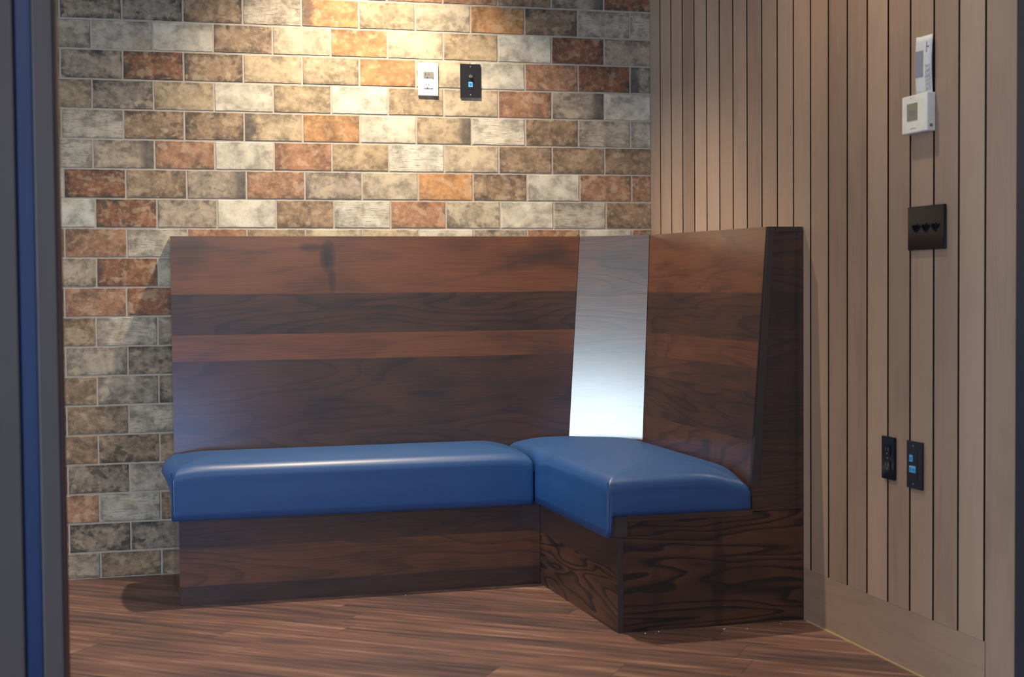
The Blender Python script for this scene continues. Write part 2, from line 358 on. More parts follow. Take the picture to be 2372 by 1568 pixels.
def add_tile(xa, xb, za, zb, letter, u0, u1):
    k = letter[0]; suf = letter[1:] if len(letter) > 1 else ''
    c = PAL[k]; j = rnd.uniform(0.93, 1.07); hj = rnd.uniform(-0.03, 0.03)
    col = (c[0] * j * (1 + hj), c[1] * j, c[2] * j * (1 - hj))
    dirt = min(1, DIRT[k] + (0.3 if 'd' in suf else 0)); kind = 0.25 if 'r' in suf else 0.5 if 'l' in suf else 0.75 if 's' in suf else 0.0
    seed = rnd.random()
    g = 0.0033; xa += g; xb -= g; za += g; zb -= g
    nx = max(3, int((xb - xa) / 0.018)); nz = 5
    out = []
    for i in range(nx): out.append((xa + (xb - xa) * i / nx, za, 0, -1))
    for i in range(nz): out.append((xb, za + (zb - za) * i / nz, 1, 0))
    for i in range(nx): out.append((xb - (xb - xa) * i / nx, zb, 0, 1))
    for i in range(nz): out.append((xa, zb - (zb - za) * i / nz, -1, 0))
    n = len(out); base = len(tv); cx, cz = (xa + xb) / 2, (za + zb) / 2
    jit = [(rnd.uniform(-0.0008, 0.0005), rnd.uniform(-0.0008, 0.0005)) for _ in out]
    for ring, (ins, yy) in enumerate(((0, 0.004), (0.0, 0.0010), (0.0014, 0.0))):
        for (x, z, nxx, nzz), (ja, jb) in zip(out, jit):
            sx = 1 if x > cx else -1; sz = 1 if z > cz else -1
            tv.append((x + (ja * abs(nxx)) * sx - ins * sx * (1 if abs(x - cx) > (xb - xa) / 2 - 0.003 else 0),
                       yy, z + (jb * abs(nzz)) * sz - ins * sz * (1 if abs(z - cz) > (zb - za) / 2 - 0.003 else 0)))
    def U(i):
        x, _, z = tv[i]; return (u0 + (u1 - u0) * (x - xa) / (xb - xa), (z - za) / (zb - za))
    faces = [(base + r * n + i, base + r * n + (i + 1) % n, base + (r + 1) * n + (i + 1) % n, base + (r + 1) * n + i) for r in (0, 1) for i in range(n)]
    faces.append(tuple(base + 2 * n + i for i in range(n)))
    for f in faces:
        tf.append(f); tuv.extend(U(i) for i in f); tcol.append(col); ttone.append((dirt, seed, kind)); tmat.append(1)
letters = 'WCTBORGKPMTBGC'
for n in range(-12, 15):
    za, zb = Z0 + n * HT, min(Z0 + (n + 1) * HT, CEIL)
    if n == -12: za = 0.0
    if zb - za < 0.02: continue
    start, s = ROWS.get(n, ((-1 if n % 2 == 0 else -.5), ''))
    lst = s.split(); sh = 0.0045 if -3 < n < 2 else 0.0
    kk = -20 if n % 2 == 0 else -20.5
    while True:
        xa, xb = kk * LT + sh, (kk + 1) * LT + sh
        if xa >= XR: break
        i = int(round(kk - start))
        if 0 <= i < len(lst): L = lst[i]
        elif i == -1 and n in LEFTSLIVER: L = LEFTSLIVER[n]
        else: L = rnd.choice(letters)
        a, c2 = max(xa, XL), min(xb, XR)
        if c2 - a > 0.012: add_tile(a, c2, za, zb, L, (a - xa) / LT, (c2 - xa) / LT)
        kk += 1
gb = len(tv)
for q in ((XL, 0.0018, 0), (4.2, 0.0018, 0), (4.2, 0.0018, CEIL), (XL, 0.0018, CEIL), (XL, 0.12, 0), (4.2, 0.12, 0), (4.2, 0.12, CEIL), (XL, 0.12, CEIL)): tv.append(q)
for f in ((0, 1, 2, 3), (5, 4, 7, 6), (4, 5, 1, 0), (3, 2, 6, 7), (4, 0, 3, 7), (1, 5, 6, 2)):
    tf.append(tuple(gb + i for i in f)); tuv.extend([(0, 0)] * 4); tcol.append((0.3, 0.3, 0.3)); ttone.append((0, 0, 0)); tmat.append(0)
me = bpy.data.meshes.new('wall_back'); me.from_pydata(tv, [], tf)
me.materials.append(M['grout']); me.materials.append(M['tile'])
ul = me.uv_layers.new(name='UVMap')
for i, u in enumerate(tuv): ul.data[i].uv = u
for nm, dat in (('tcol', tcol), ('tone', ttone)):
    at = me.attributes.new(nm, 'FLOAT_COLOR', 'FACE')
    for i, t in enumerate(dat): at.data[i].color = (*t, 1)
for i, p in enumerate(me.polygons): p.material_index = tmat[i]
o = bpy.data.objects.new('wall_back', me); C.objects.link(o); struct(o)

# slatted right wall
YE = -2.392
rs = random.Random(5)
b = MB(); edges = [0.0] + [-(0.1002 + 0.11335 * i) for i in range(20)] + [YE]
for i in range(len(edges) - 1):
    ya, yb = edges[i] - (0.0042 if i else 0), edges[i + 1] + (0.0042 if i < 20 else 0)
    last = i == len(edges) - 2
    zlo = 0.0 if last else 0.159
    t = (rs.uniform(0.26, 0.72) if not last else 0.34, rs.random(), 0.3)
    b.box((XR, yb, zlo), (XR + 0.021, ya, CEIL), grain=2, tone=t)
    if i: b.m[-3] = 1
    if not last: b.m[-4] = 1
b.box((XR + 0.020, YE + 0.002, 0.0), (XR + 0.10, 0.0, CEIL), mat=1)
b.box((XR + 0.0, YF, 0.0), (XR + 0.10, YE - 0.6, CEIL), mat=2)
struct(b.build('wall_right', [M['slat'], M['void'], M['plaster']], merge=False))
b = MB(); b.box((XR, -2.2605, 0.0), (XR + 0.021, 0.0, 0.1585), grain=1, tone=(0.36, 0.3, 0.5)); struct(b.build('baseboard_right', M['slat']))
b = MB(); b.box((XR - 0.0035, YE, 0.0), (XR - 0.0002, -1.325, 0.0035)); struct(b.build('trim_1', M['caulk']))
b = MB(); b.box((XR - 0.012, YE - 0.6, 0.0), (XR + 0.10, YE - 0.001, CEIL)); struct(b.build('trim_2', M['navy'], bevel=0.002))

# ceiling lamps (recessed) where the light comes from; c is an added one
for n, (lx, ly), *_ in LAMPS:
    t = empty('ceiling_light', (lx, ly, CEIL))
    tag(t, 'small round recessed ceiling lamp ' + {'a': 'close to the brick tiled wall', 'b': 'in front of the bench near the slatted wall', 'c': 'over the floor left of the long bench'}[n], 'lamp')
    b = MB(); k = 28; vv = []; ff = []
    for r, z in ((0.062, 0.0), (0.060, -0.006), (0.046, -0.006), (0.042, -0.001)):
        for i in range(k): a = 2 * math.pi * i / k; vv.append((lx + r * math.cos(a), ly + r * math.sin(a), CEIL + z))
    for q in range(3):
        for i in range(k): ff.append((q * k + i, q * k + (i + 1) % k, (q + 1) * k + (i + 1) % k, (q + 1) * k + i))
    b.grid(vv, ff); b.build('ring', M['white_plastic'], t, loc=(lx, ly, CEIL))

# ------------------------------------------------------------------ corner bench
bench = empty('corner_bench', (1.2, -0.5, 0.0))
tag(bench, 'dark walnut L-shaped corner bench with blue vinyl seats against the brick tile wall', 'bench')
ZT = 1.204
yF = lambda z: -0.115 - 0.072 * (ZT - z)
xF = lambda z: 1.962 - 0.072 * (1.195 - z)
XBL = 0.254
A = Vector((1.746, -0.115, ZT)); B_ = Vector((1.746 - 0.0858 * 0.758, yF(0.446), 0.446)); Cc = Vector((xF(ZT), -0.285, ZT))
nrm = (B_ - A).cross(Cc - A).normalized()
def diagL(z):                       # on the long backrest plane
    y = yF(z); return Vector((A.x + (B_.x - A.x) * (ZT - z) / 0.758, y, z))
def diagR(z):                       # where the corner panel meets the short backrest
    x = xF(z); y = A.y - (nrm.x * (x - A.x) + nrm.z * (z - A.z)) / nrm.y; return Vector((x, y, z))
# boards: (z_top, z_bottom, tone(lightness, seed, figure))
BL = [(ZT, 1.000, (0.74, 0.11, 0.15)), (1.000, 0.858, (0.30, 0.42, 0.75)), (0.858, 0.767, (0.72, 0.23, 0.05)), (0.767, 0.33, (0.33, 0.645, 0.45))]
b = MB()
for zt, zb, tn in BL:
    Lx = XBL; p = [Vector((Lx, yF(zb), zb)), diagL(zb), diagL(zt), Vector((Lx, yF(zt), zt))]
    b.face(p, [(q.x, q.z) for q in p], tn, 2 if zt == ZT else 0)
pr = [Vector((XBL, -0.002, 0.33)), Vector((XBL, yF(0.33), 0.33)), Vector((XBL, yF(ZT), ZT)), Vector((XBL, -0.002, ZT))]
b.face(pr, [(q.y, q.z) for q in pr], (0.3, 0.2, 0.1), 1)
dl = diagL(ZT); db = diagL(0.33)
pr = [Vector((XBL, yF(ZT), ZT)), dl, Vector((dl.x, -0.002, ZT)), Vector((XBL, -0.002, ZT))]
b.face(pr, [(q.x, q.y) for q in pr], (0.4, 0.2, 0.1), 0)
pr = [Vector((XBL, -0.002, 0.33)), Vector((dl.x, -0.002, 0.33)), Vector((dl.x, -0.002, ZT)), Vector((XBL, -0.002, ZT))]
b.face(pr, None, (0.4, 0.2, 0.1), 0)
pr = [Vector((XBL, -0.002, 0.33)), Vector((XBL, yF(0.33), 0.33)), db, Vector((dl.x, -0.002, 0.33))]
b.face(pr, None, (0.4, 0.2, 0.1), 0)
b.face([db, Vector((dl.x, -0.002, 0.33)), Vector((dl.x, -0.002, ZT)), dl], None, (0.4, 0.2, 0.1), 0)
tag(b.build('backrest', [M['walnut'], M['walnut_gloss'], M['walnut_knot']], bench), 'long backrest of dark horizontal boards')
# corner panel
b = MB()
g = 0.0016
dirv = (Cc - A).normalized(); dirh = Vector((dirv.x, dirv.y, 0)).normalized()
for zt, zb, tn in [(ZT, 0.858, (0.45, 0.55, 0.5)), (0.858, 0.33, (0.5, 0.80, 0.7))]:
    p = [diagL(zb) + dirh * g, diagR(zb) - dirh * g, diagR(zt) - dirh * g, diagL(zt) + dirh * g]
    b.face(p, [((q - A).dot(dirh), q.z) for q in p], tn)
pt = [diagL(ZT) + dirh * g, diagR(ZT) - dirh * g, Vector((XR - 0.002, diagR(ZT).y, ZT)), Vector((XR - 0.002, -0.002, ZT)), Vector((diagL(ZT).x + g, -0.002, ZT))]
b.face(pt, [(q.x, q.y) for q in pt], (0.4, 0.3, 0.2))
bk = [Vector((diagL(ZT).x + g, -0.002, ZT)), Vector((XR - 0.002, -0.002, ZT)), Vector((XR - 0.002, -0.002, 0.33)), Vector((diagL(ZT).x + g, -0.002, 0.33))]
b.face(bk, None); b.face([Vector((XR - 0.002, -0.002, 0.33)), Vector((XR - 0.002, -0.002, ZT)), Vector((XR - 0.002, diagR(ZT).y, ZT)), Vector((XR - 0.002, diagR(ZT).y, 0.33))], None)
fn = Vector((nrm.x, nrm.y, nrm.z)); fn = fn if fn.y < 0 else -fn
Wd = lambda z: (diagR(z) - diagL(z))
for side, zs in ((0.035, (1.19, 1.08, 1.0, 0.96, 0.93, 0.82, 0.74, 0.60, 0.56, 0.47)), (0.955, (1.17, 0.99, 0.985, 0.79, 0.65, 0.58, 0.575, 0.46))):
    for z in zs:
        c0 = diagL(z) + Wd(z) * side + fn * 0.0004
        e1 = dirh; e2 = fn.cross(dirh)
        b.face([c0 + e1 * 0.0011 * math.cos(a) + e2 * 0.0011 * math.sin(a) for a in [i * math.pi / 4 for i in range(8)]], None, (0, 0, 0), 1)
tag(b.build('corner_panel', [M['walnut'], M['slot']], bench, merge=False), 'narrow angled corner panel shining with window light')
# short backrest
BR = [(1, 0.994, (0.72, 0.31, 0.25)), (0.994, 0.848, (0.36, 0.47, 0.6)), (0.848, 0.767, (0.60, 0.53, 0.25)), (0.767, 0.693, (0.46, 0.59, 0.5)),
      (0.693, 0.548, (0.26, 0.61, 0.5)), (0.548, 0.33, (0.52, 0.67, 0.9))]
YB = -1.283
b = MB()
ztop = lambda y: ZT - 0.0125 * (y + 0.28) / (-1.02)
for i, (zt, zb, tn) in enumerate(BR):
    if i == 0: a1, a2 = diagR(ZT), Vector((xF(1.192), YB, 1.192))
    else: a1, a2 = diagR(zt), Vector((xF(zt), YB, zt))
    p = [diagR(zb), Vector((xF(zb), YB, zb)), a2, a1]
    b.face(p, [(q.y, q.z) for q in p], tn)
a1, a2 = diagR(ZT), Vector((xF(1.192), YB, 1.192))
b.face([a1, a2, Vector((XR - 0.002, YB, 1.192)), Vector((XR - 0.002, a1.y, ZT))], [(a1.y, a1.x), (a2.y, a2.x), (YB, XR), (a1.y, XR)], (0.5, 0.2, 0.1))
b.face([Vector((XR - 0.002, a1.y, 0.33)), Vector((XR - 0.002, YB, 0.33)), Vector((XR - 0.002, YB, 1.192)), Vector((XR - 0.002, a1.y, ZT))], None)
b.face([Vector((xF(0.33), YB, 0.33)), Vector((XR - 0.002, YB, 0.33)), Vector((XR - 0.002, YB, 1.192)), a2], None)
b.face([Vector((XR - 0.002, a1.y, 0.33)), Vector((XR - 0.002, YB, 0.33)), Vector((xF(0.33), YB, 0.33)), diagR(0.33)], None)
tag(b.build('backrest', M['walnut'], bench, merge=False), 'short backrest along the slatted wall')
# end panel facing the room
YP = -1.300
b = MB()
def xl(z): return xF(z) if z > 0.44 else 1.906
EP = [(1.192, 0.994, (0.22, 0.71, 0.9)), (0.994, 0.705, (0.16, 0.77, 0.5)), (0.705, 0.559, (0.13, 0.81, 0.7)), (0.559, 0.339, (0.30, 0.87, 0.8))]
for zt, zb, tn in EP:
    zz = [zt, zb] if not (zt > 0.44 > zb) else [zt, 0.44, zb]
    for za, zc in zip(zz, zz[1:]):
        p = [Vector((xl(zc) if zc >= 0.44 else 1.906, YP, zc)), Vector((XR - 0.003, YP, zc)), Vector((XR - 0.003, YP, za)), Vector((xl(za), YP, za))]
        b.face(p, [(q.x, q.z) for q in p], tn)
        q2 = [Vector((v.x, YP + 0.016, v.z)) for v in p]
        b.face([p[3], q2[3], q2[0], p[0]], None, tn, 1); b.face([p[1], q2[1], q2[2], p[2]], None, tn, 1)
b.face([Vector((xF(1.192), YP, 1.192)), Vector((XR - 0.003, YP, 1.192)), Vector((XR - 0.003, YP + 0.016, 1.192)), Vector((xF(1.192), YP + 0.016, 1.192))], None, (0.3, 0, 0), 1)
tag(b.build('end_panel', [M['walnut'], M['edge']], bench, merge=False), 'upper end panel of the short side')
b = MB(); b.box((1.4965, YP, 0.0), (XR - 0.003, YP + 0.016, 0.3375), grain=0, tone=(0.62, 0.905, 1.0))
tag(b.build('end_panel', M['walnut_wave'], bench), 'lower end panel with wavy brown grain')
# dark edge strip on the slanting end of the backrest and cap strip
b = MB()
zA, zB_ = 0.42, 1.192
p = [Vector((xF(zA) - 0.0, YP - 0.0012, zA)), Vector((xF(zA) + 0.024, YP - 0.0012, zA)), Vector((xF(zB_) + 0.018, YP - 0.0012, zB_)), Vector((xF(zB_), YP - 0.0012, zB_))]
q = [v + Vector((0, 0.017, 0)) for v in p]
uvp = lambda L: [(v.z, v.x) for v in L]
b.face(p, uvp(p), (0.75, 0.3, 0)); b.face([p[0], p[3], q[3], q[0]], None, (0.75, 0.3, 0)); b.face([p[3], p[2], q[2], q[3]], None, (0.75, 0.3, 0)); b.face([p[2], p[1], q[1], q[2]], None, (0.75, 0.3, 0))
b.face([p[0], q[0], q[1], p[1]], None); b.face(q[::-1], None)
b.build('edge_strip', M['edge'], bench, merge=False)
b = MB(); b.box((1.986, YP - 0.003, 1.176), (XR - 0.006, YP + 0.012, 1.191), grain=0, tone=(0.7, 0.2, 0)); b.build('cap_strip', M['edge'], bench, bevel=0.001)
# bases
b = MB(); b.box((XBL, -0.550, 0.0), (1.459, -0.002, 0.345), grain=0, tone=(0.33, 0.335, 0.4))
for i in (5,): b.m[i] = 1
f_ = 2; P_ = b.f[f_]; 
for L_ in (b.f, b.uv, b.t, b.m, b.sm): L_.pop(f_)
for zt, zb, tn in ((0.345, 0.185, (0.24, 0.335, 0.3)), (0.185, 0.062, (0.66, 0.415, 0.5)), (0.062, 0.0, (0.20, 0.515, 0.2))):
    b.face([(XBL, -0.55, zb), (1.459, -0.55, zb), (1.459, -0.55, zt), (XBL, -0.55, zt)], [(XBL, zb), (1.459, zb), (1.459, zt), (XBL, zt)], tn)
tag(b.build('base_panel', [M['walnut'], M['walnut_gloss']], bench, merge=False), 'dark base of the long side')
b = MB()
def skew(x0, x1, zb, zt, tn, mat=0):
    p = [Vector((x0, -0.552, zb)), Vector((x1, -1.300, zb)), Vector((x1, -1.300, zt)), Vector((x0, -0.552, zt))]
    b.face(p, [(v.y, v.z) for v in p], tn, mat)
skew(1.4595, 1.4795, 0.18, 0.345, (0.28, 0.10, 0.2)); skew(1.4595, 1.4795, 0.0, 0.18, (0.68, 0.52, 1.0), 1)
p = [Vector((1.4795, -1.300, 0)), Vector((1.4962, -1.300, 0)), Vector((1.4962, -1.300, 0.30)), Vector((1.4795, -1.300, 0.30))]
b.face(p, [(v.z, v.x) for v in p], (0.7, 0.2, 0), 2)
p = [Vector((1.4962, -1.300, 0)), Vector((1.4762, -0.552, 0)), Vector((1.4762, -0.552, 0.345)), Vector((1.4962, -1.300, 0.345))]; b.face(p, None, (0.3, 0, 0), 2)
tag(b.build('base_panel', [M['walnut'], M['walnut_wave'], M['edge']], bench, merge=False), 'inner base of the short side with wavy grain low down')
b = MB(); b.box((1.459, -1.306, 0.2835), (1.509, -0.58, 0.3455), grain=1, tone=(0.8, 0.3, 0)); b.build('fascia', M['edge'], bench, bevel=0.001)
b = MB(); b.box((1.5092, -1.306, 0.3385), (1.9055, -1.284, 0.3458), grain=0, tone=(0.55, 0.13, 0.3)); b.box((1.5092, -1.3045, 0.328), (1.9055, -1.284, 0.3385), grain=0, tone=(0.5, 0.13, 0.3))
b.build('seat_board', M['walnut'], bench, merge=False)

# ------------------------------------------------------------------ vinyl seat cushions
JS = [0.008, 0.02] + [j / 22 for j in range(1, 22)] + [0.98, 0.992]
def poly_inset(P, d):
    n = len(P); out = []
    for i in range(n):
        a, c, e = Vector(P[i - 1]), Vector(P[i]), Vector(P[(i + 1) % n])
        d1 = (c - a).normalized(); d2 = (e - c).normalized()
        n1 = Vector((-d1.y, d1.x)); n2 = Vector((-d2.y, d2.x))          # inward for ccw
        k = d / max(0.2, 1 + n1.dot(n2)); out.append(c + (n1 + n2) * k)
    return out
def outline(P, d, rc):
    Q = poly_inset(P, d); n = len(Q); pts = []; r = max(rc - d * 0.5, 0.004)
    corner = []
    for i in range(n):
        a, c, e = Q[i - 1], Q[i], Q[(i + 1) % n]
        d1 = (a - c).normalized(); d2 = (e - c).normalized()
        s, t = c + d1 * r, c + d2 * r
        corner.append([s.lerp(c, 0.0)] + [((1 - u) ** 2) * s + 2 * u * (1 - u) * c + u * u * t for u in (0.25, 0.5, 0.75)] + [t])
    for i in range(n):
        ca = corner[i]; nb = corner[(i + 1) % n]
        for q in ca: pts.append((q, i, None))
        for j in JS: pts.append((ca[-1].lerp(nb[0], j), i, j))
    return pts
def cushion(name, P, bottoms, bulges, ztop, crown, label, drop, parent, cornerdrop):
    """P ccw plan; per edge i (P[i]->P[i+1]): bottom height and outward bulge"""
    n = len(P); rings = []
    R_ = 0.040
    side = [0.0, 0.18, 0.36, 0.54, 0.72, 0.88]
    def zdrop(q):
        s = 0
        for c, am, rr in cornerdrop: s += am * math.exp(-((q.x - c[0]) ** 2 + (q.y - c[1]) ** 2) / (rr * rr))
        return s
    specs = [('b', 0.3462, 0.016), ('b', None, 0.0135)]
    for t in side: specs.append(('s', t, 0.0))
    for a in (0, 15, 30, 45, 60, 75, 90): specs.append(('r', a, R_ * (1 - math.cos(math.radians(a)))))
    for d in (0.05, 0.075, 0.105, 0.14, 0.175): specs.append(('t', d, d))
    V = []; per = None
    for kind, t, d in specs:
        o = outline(P, d, 0.011); per = len(o)
        for q, i, j in o:
            e0, e1 = Vector(P[i]), Vector(P[(i + 1) % n]); dr = (e1 - e0).normalized(); out = Vector((dr.y, -dr.x))
            zb = bottoms[i] if j is not None else min(bottoms[i], bottoms[i - 1])
            frac = 0 if j is None else math.sin(math.pi * j) ** 0.5
            x, y = q.x, q.y
            zs = ztop - R_ - zdrop(q)
            if kind == 'b':
                z = t if t else zb; bo = 0
            elif kind == 's':
                z = zb + (zs - zb) * t; bo = bulges[i] * math.sin(math.pi * min(1, 0.15 + t * 0.85)) if bulges[i] < 0.012 else bulges[i] * (max(0, t - 0.05) ** 1.2)
            elif kind == 'r':
                z = zs + R_ * math.sin(math.radians(t)); bo = bulges[i] * (0.45 if bulges[i] < 0.012 else 1.0) * math.cos(math.radians(t))
            else:
                z = ztop - zdrop(q) + crown * (1 - (1 - min(1, (d - R_) / 0.15)) ** 2); bo = 0
            x += out.x * bo * frac; y += out.y * bo * frac
            V.append((x, y, z))
    F = []
    for r in range(len(specs) - 1):
        for i in range(per): F.append((r * per + i, r * per + (i + 1) % per, (r + 1) * per + (i + 1) % per, (r + 1) * per + i))
    # close the top with a strip grid across the innermost ring, and the underside
    last = (len(specs) - 1) * per
    c = Vector((0, 0, 0))
    for i in range(per): c += Vector(V[last + i])
    c /= per; ci = len(V); V.append((c.x, c.y, max(V[last + i][2] for i in range(per)) + 0.0005))
    for i in range(per): F.append((last + i, last + (i + 1) % per, ci))
    F.append(tuple(range(per))[::-1])
    b = MB(); b.grid(V, F); ob = b.build(name, M['vinyl'], parent, merge=False, loc=(P[0][0], P[0][1], 0.28))
    tag(ob, label); return ob
def tube(pts, r, name, mat, parent, k=8):
    b = MB(); V = []; F = []
    for i, p in enumerate(pts):
        p = Vector(p); t = (Vector(pts[min(i + 1, len(pts) - 1)]) - Vector(pts[max(i - 1, 0)])).normalized()
        s = t.cross(Vector((0.3, 1, 0.1))).normalized(); u = t.cross(s)
        for j in range(k): a = 2 * math.pi * j / k; V.append(p + s * r * math.cos(a) + u * r * math.sin(a))
    for i in range(len(pts) - 1):
        for j in range(k): F.append((i * k + j, i * k + (j + 1) % k, (i + 1) * k + (j + 1) % k, (i + 1) * k + j))
    F.append(tuple(range(k))); F.append(tuple((len(pts) - 1) * k + j for j in range(k)))
    b.grid(V, F); return b.build(name, mat, parent, merge=False)
cu1 = cushion('seat_cushion', [(0.232, -0.577), (1.432, -0.577), (1.432, -0.178), (0.232, -0.178)],
              [0.2785, 0.3465, 0.3465, 0.3465], [0.004, 0.001, 0.0, 0.026], 0.456, 0.020,
              'long blue seat cushion', 0.01, bench, [((0.232, -0.577), 0.012, 0.05), ((1.432, -0.577), 0.010, 0.05), ((1.432, -0.178), 0.008, 0.06)])
cu2 = cushion('seat_cushion', [(1.4455, -1.311), (1.902, -1.311), (1.902, -0.335), (1.672, -0.186), (1.4365, -0.186)],
              [0.3465, 0.3465, 0.3465, 0.3465, 0.2835], [0.004, 0.0, 0.0, 0.0, 0.005], 0.464, 0.018,
              'short blue seat cushion running into the corner', 0.01, bench,
              [((1.4455, -1.311), 0.004, 0.06), ((1.902, -1.311), 0.036, 0.10), ((1.4365, -0.186), 0.012, 0.08), ((1.4365, -0.60), 0.016, 0.06)])
tube([(1.4478, -1.3122, 0.448), (1.4462, -1.3128, 0.42), (1.4440, -1.3128, 0.38), (1.4428, -1.3126, 0.34), (1.4425, -1.3125, 0.30), (1.4425, -1.312, 0.286)], 0.0013, 'seam', M['vinyl'], cu2)
tube([(0.2322, -0.5785, 0.436), (0.2305, -0.5790, 0.41), (0.2302, -0.5790, 0.36), (0.2310, -0.5790, 0.32), (0.232, -0.5785, 0.282)], 0.0013, 'seam', M['vinyl'], cu1)

# ------------------------------------------------------------------ wall plates
def disc(b, c, r, n, mat, h=0.0006, ax=(0, 1, 0), k=16, tone=(0.5, 0, 0)):
    c = Vector(c); ax = Vector(ax).normalized(); s = ax.orthogonal().normalized(); u = ax.cross(s)
    ring = [c + s * r * math.cos(2 * math.pi * i / k) + u * r * math.sin(2 * math.pi * i / k) for i in range(k)]
    top = [p + ax * h for p in ring]
    b.face(top, None, tone, mat)
    for i in range(k): b.face([ring[i], ring[(i + 1) % k], top[(i + 1) % k], top[i]], None, tone, mat)
# on the tiled wall (faces -y)
t = empty('wall_outlet', (1.198, 0, 1.788)); tag(t, 'white plate with a grey and white power outlet on the brick tile wall', 'outlet')
b = MB(); b.box((1.160, -0.0075, 1.727), (1.236, -0.0003, 1.849)); b.build('plate', M['white_plastic'], t, bevel=0.0025)
b = MB(); b.box((1.181, -0.0095, 1.7545), (1.215, -0.0076, 1.8225)); o = b.build('receptacle', M['white_plastic'], t, bevel=0.0008)
b = MB(); b.box((1.1795, -0.0108, 1.793), (1.2165, -0.0096, 1.815)); g_ = b.build('protective_film', M['grey_plastic'], o); g_['label'] = 'grey insert over the upper sockets'
for nm, zc, yq in (('socket', 1.805, -0.0109), ('socket', 1.768, -0.0096)):
    b = MB()
    b.box((1.1865, yq - 0.0004, zc - 0.004), (1.1885, yq, zc + 0.004)); b.box((1.1985, yq - 0.0004, zc - 0.003), (1.2003, yq, zc + 0.003))
    disc(b, (1.1938, yq, zc - 0.011), 0.0022, 0, 0, ax=(0, -1, 0)); b.build(nm, M['slot'], o, merge=False)
t = empty('data_plate', (1.358, 0, 1.7875)); tag(t, 'black plate with a metal coax plug over one blue jack on the brick tile wall', 'wall plate')
b = MB(); b.box((1.320, -0.006, 1.7255), (1.397, -0.0003, 1.8495)); b.box((1.342, -0.0068, 1.757), (1.372, -0.0059, 1.822)); b.build('plate', M['black_matte'], t, bevel=0.0015, merge=False)
b = MB(); disc(b, (1.359, -0.0068, 1.803), 0.0072, 0, 0, 0.004, (0, -1, 0), 6); disc(b, (1.359, -0.0108, 1.803), 0.0045, 0, 0, 0.007, (0, -1, 0)); b.build('coax_connector', M['metal'], t, merge=False)
b = MB(); b.box((1.3505, -0.0085, 1.764), (1.3665, -0.0069, 1.783)); j = b.build('jack', M['jack_light'], t)
b = MB(); b.box((1.3535, -0.0092, 1.7725), (1.3635, -0.0086, 1.7775)); b.box((1.3560, -0.0092, 1.7695), (1.3610, -0.0086, 1.7725)); b.build('port', M['jack'], j, merge=False)
for z in (1.8395, 1.7355):
    b = MB(); disc(b, (1.3585, -0.006, z), 0.0025, 0, 0, 0.0005, (0, -1, 0)); b.build('screw', M['grey_plastic'], t, merge=False)
# on the slatted wall (faces -x); helper box in y,z with thickness
def wb(ya, yb, za, zb, t0, t1): 
    b = MB(); b.box((XR - t1, min(ya, yb), za), (XR - t0, max(ya, yb), zb)); return b
t = empty('thermostat', (XR, -1.985, 1.45)); tag(t, 'square white thermostat with a grey display on the slatted wall', 'thermostat')
b = wb(-1.915, -2.037, 1.402, 1.499, 0.0005, 0.026); b.build('housing', M['white_plastic'], t, bevel=0.003)
b = wb(-1.942, -1.992, 1.434, 1.478, 0.0261, 0.0268); d = b.build('display', M['lcd'], t)
b = MB()
for k2 in range(4): b.box((XR - 0.0272, -1.982 + 0.009 * k2, 1.448), (XR - 0.0269, -1.977 + 0.009 * k2, 1.461))
b.build('digits', M['grey_plastic'], d, merge=False)
b = wb(-1.957, -1.965, 1.4905, 1.4915, 0.0261, 0.0265); b.build('marking', M['grey_plastic'], t, merge=False); b = MB(); b.box((XR - 0.0265, -1.985, 1.413), (XR - 0.0261, -1.957, 1.4145)); b.build('marking', M['grey_plastic'], t, merge=False)
b = MB()
for k2 in range(3): b.box((XR - 0.018 + 0.003 * k2, -2.0376, 1.412), (XR - 0.0165 + 0.003 * k2, -2.0371, 1.420))
b.build('vent_slot', M['slot'], t, merge=False)
t = empty('paper_strip', (XR, -1.99, 1.57)); tag(t, 'white printed paper strip standing up behind the thermostat', 'paper')
b = MB(); V = []; F = []; nn = 10
for i in range(nn + 1):
    z = 1.497 + (1.645 - 1.497) * i / nn; bow = 0.004 + 0.003 * math.sin(math.pi * i / nn)
    for jx, yy in enumerate((-1.957, -1.964, -1.975, -2.0, -2.030)): V.append((XR - bow - (0.004, 0.009, 0.007, 0.004, 0.002)[jx], yy, z + (0.0, .001, 0, 0, 0)[jx]))
for i in range(nn):
    for jx in range(4): F.append((i * 5 + jx, i * 5 + jx + 1, (i + 1) * 5 + jx + 1, (i + 1) * 5 + jx))
b.grid(V, F); o = b.build('sheet', M['paper'], t, merge=False); sm = o.modifiers.new('solid', 'SOLIDIFY'); sm.thickness = 0.0004
def surf(y, z, off=0.0012):
    i = (z - 1.497) / 0.148; bow = 0.004 + 0.003 * math.sin(math.pi * i)
    ys = (-1.957, -1.964, -1.975, -2.0, -2.030); hs = (0.004, 0.009, 0.007, 0.004, 0.002)
    for a in range(4):
        if ys[a + 1] <= y <= ys[a]: f = (y - ys[a]) / (ys[a + 1] - ys[a]); h = hs[a] + (hs[a + 1] - hs[a]) * f; break
    return Vector((XR - bow - h - off, y, z))
def patch(b, ya, yb, za, zb, off=0.0006):
    for k3 in range(6):
        z_a, z_b = za + (zb - za) * k3 / 6, za + (zb - za) * (k3 + 1) / 6
        b.face([surf(ya, z_a, off), surf(yb, z_a, off), surf(yb, z_b, off), surf(ya, z_b, off)])
b = MB(); patch(b, -1.964, -1.975, 1.543, 1.609, 0.0007); patch(b, -1.975, -1.994, 1.543, 1.609, 0.0007)
b.build('printed_block', M['print'], t, merge=False)
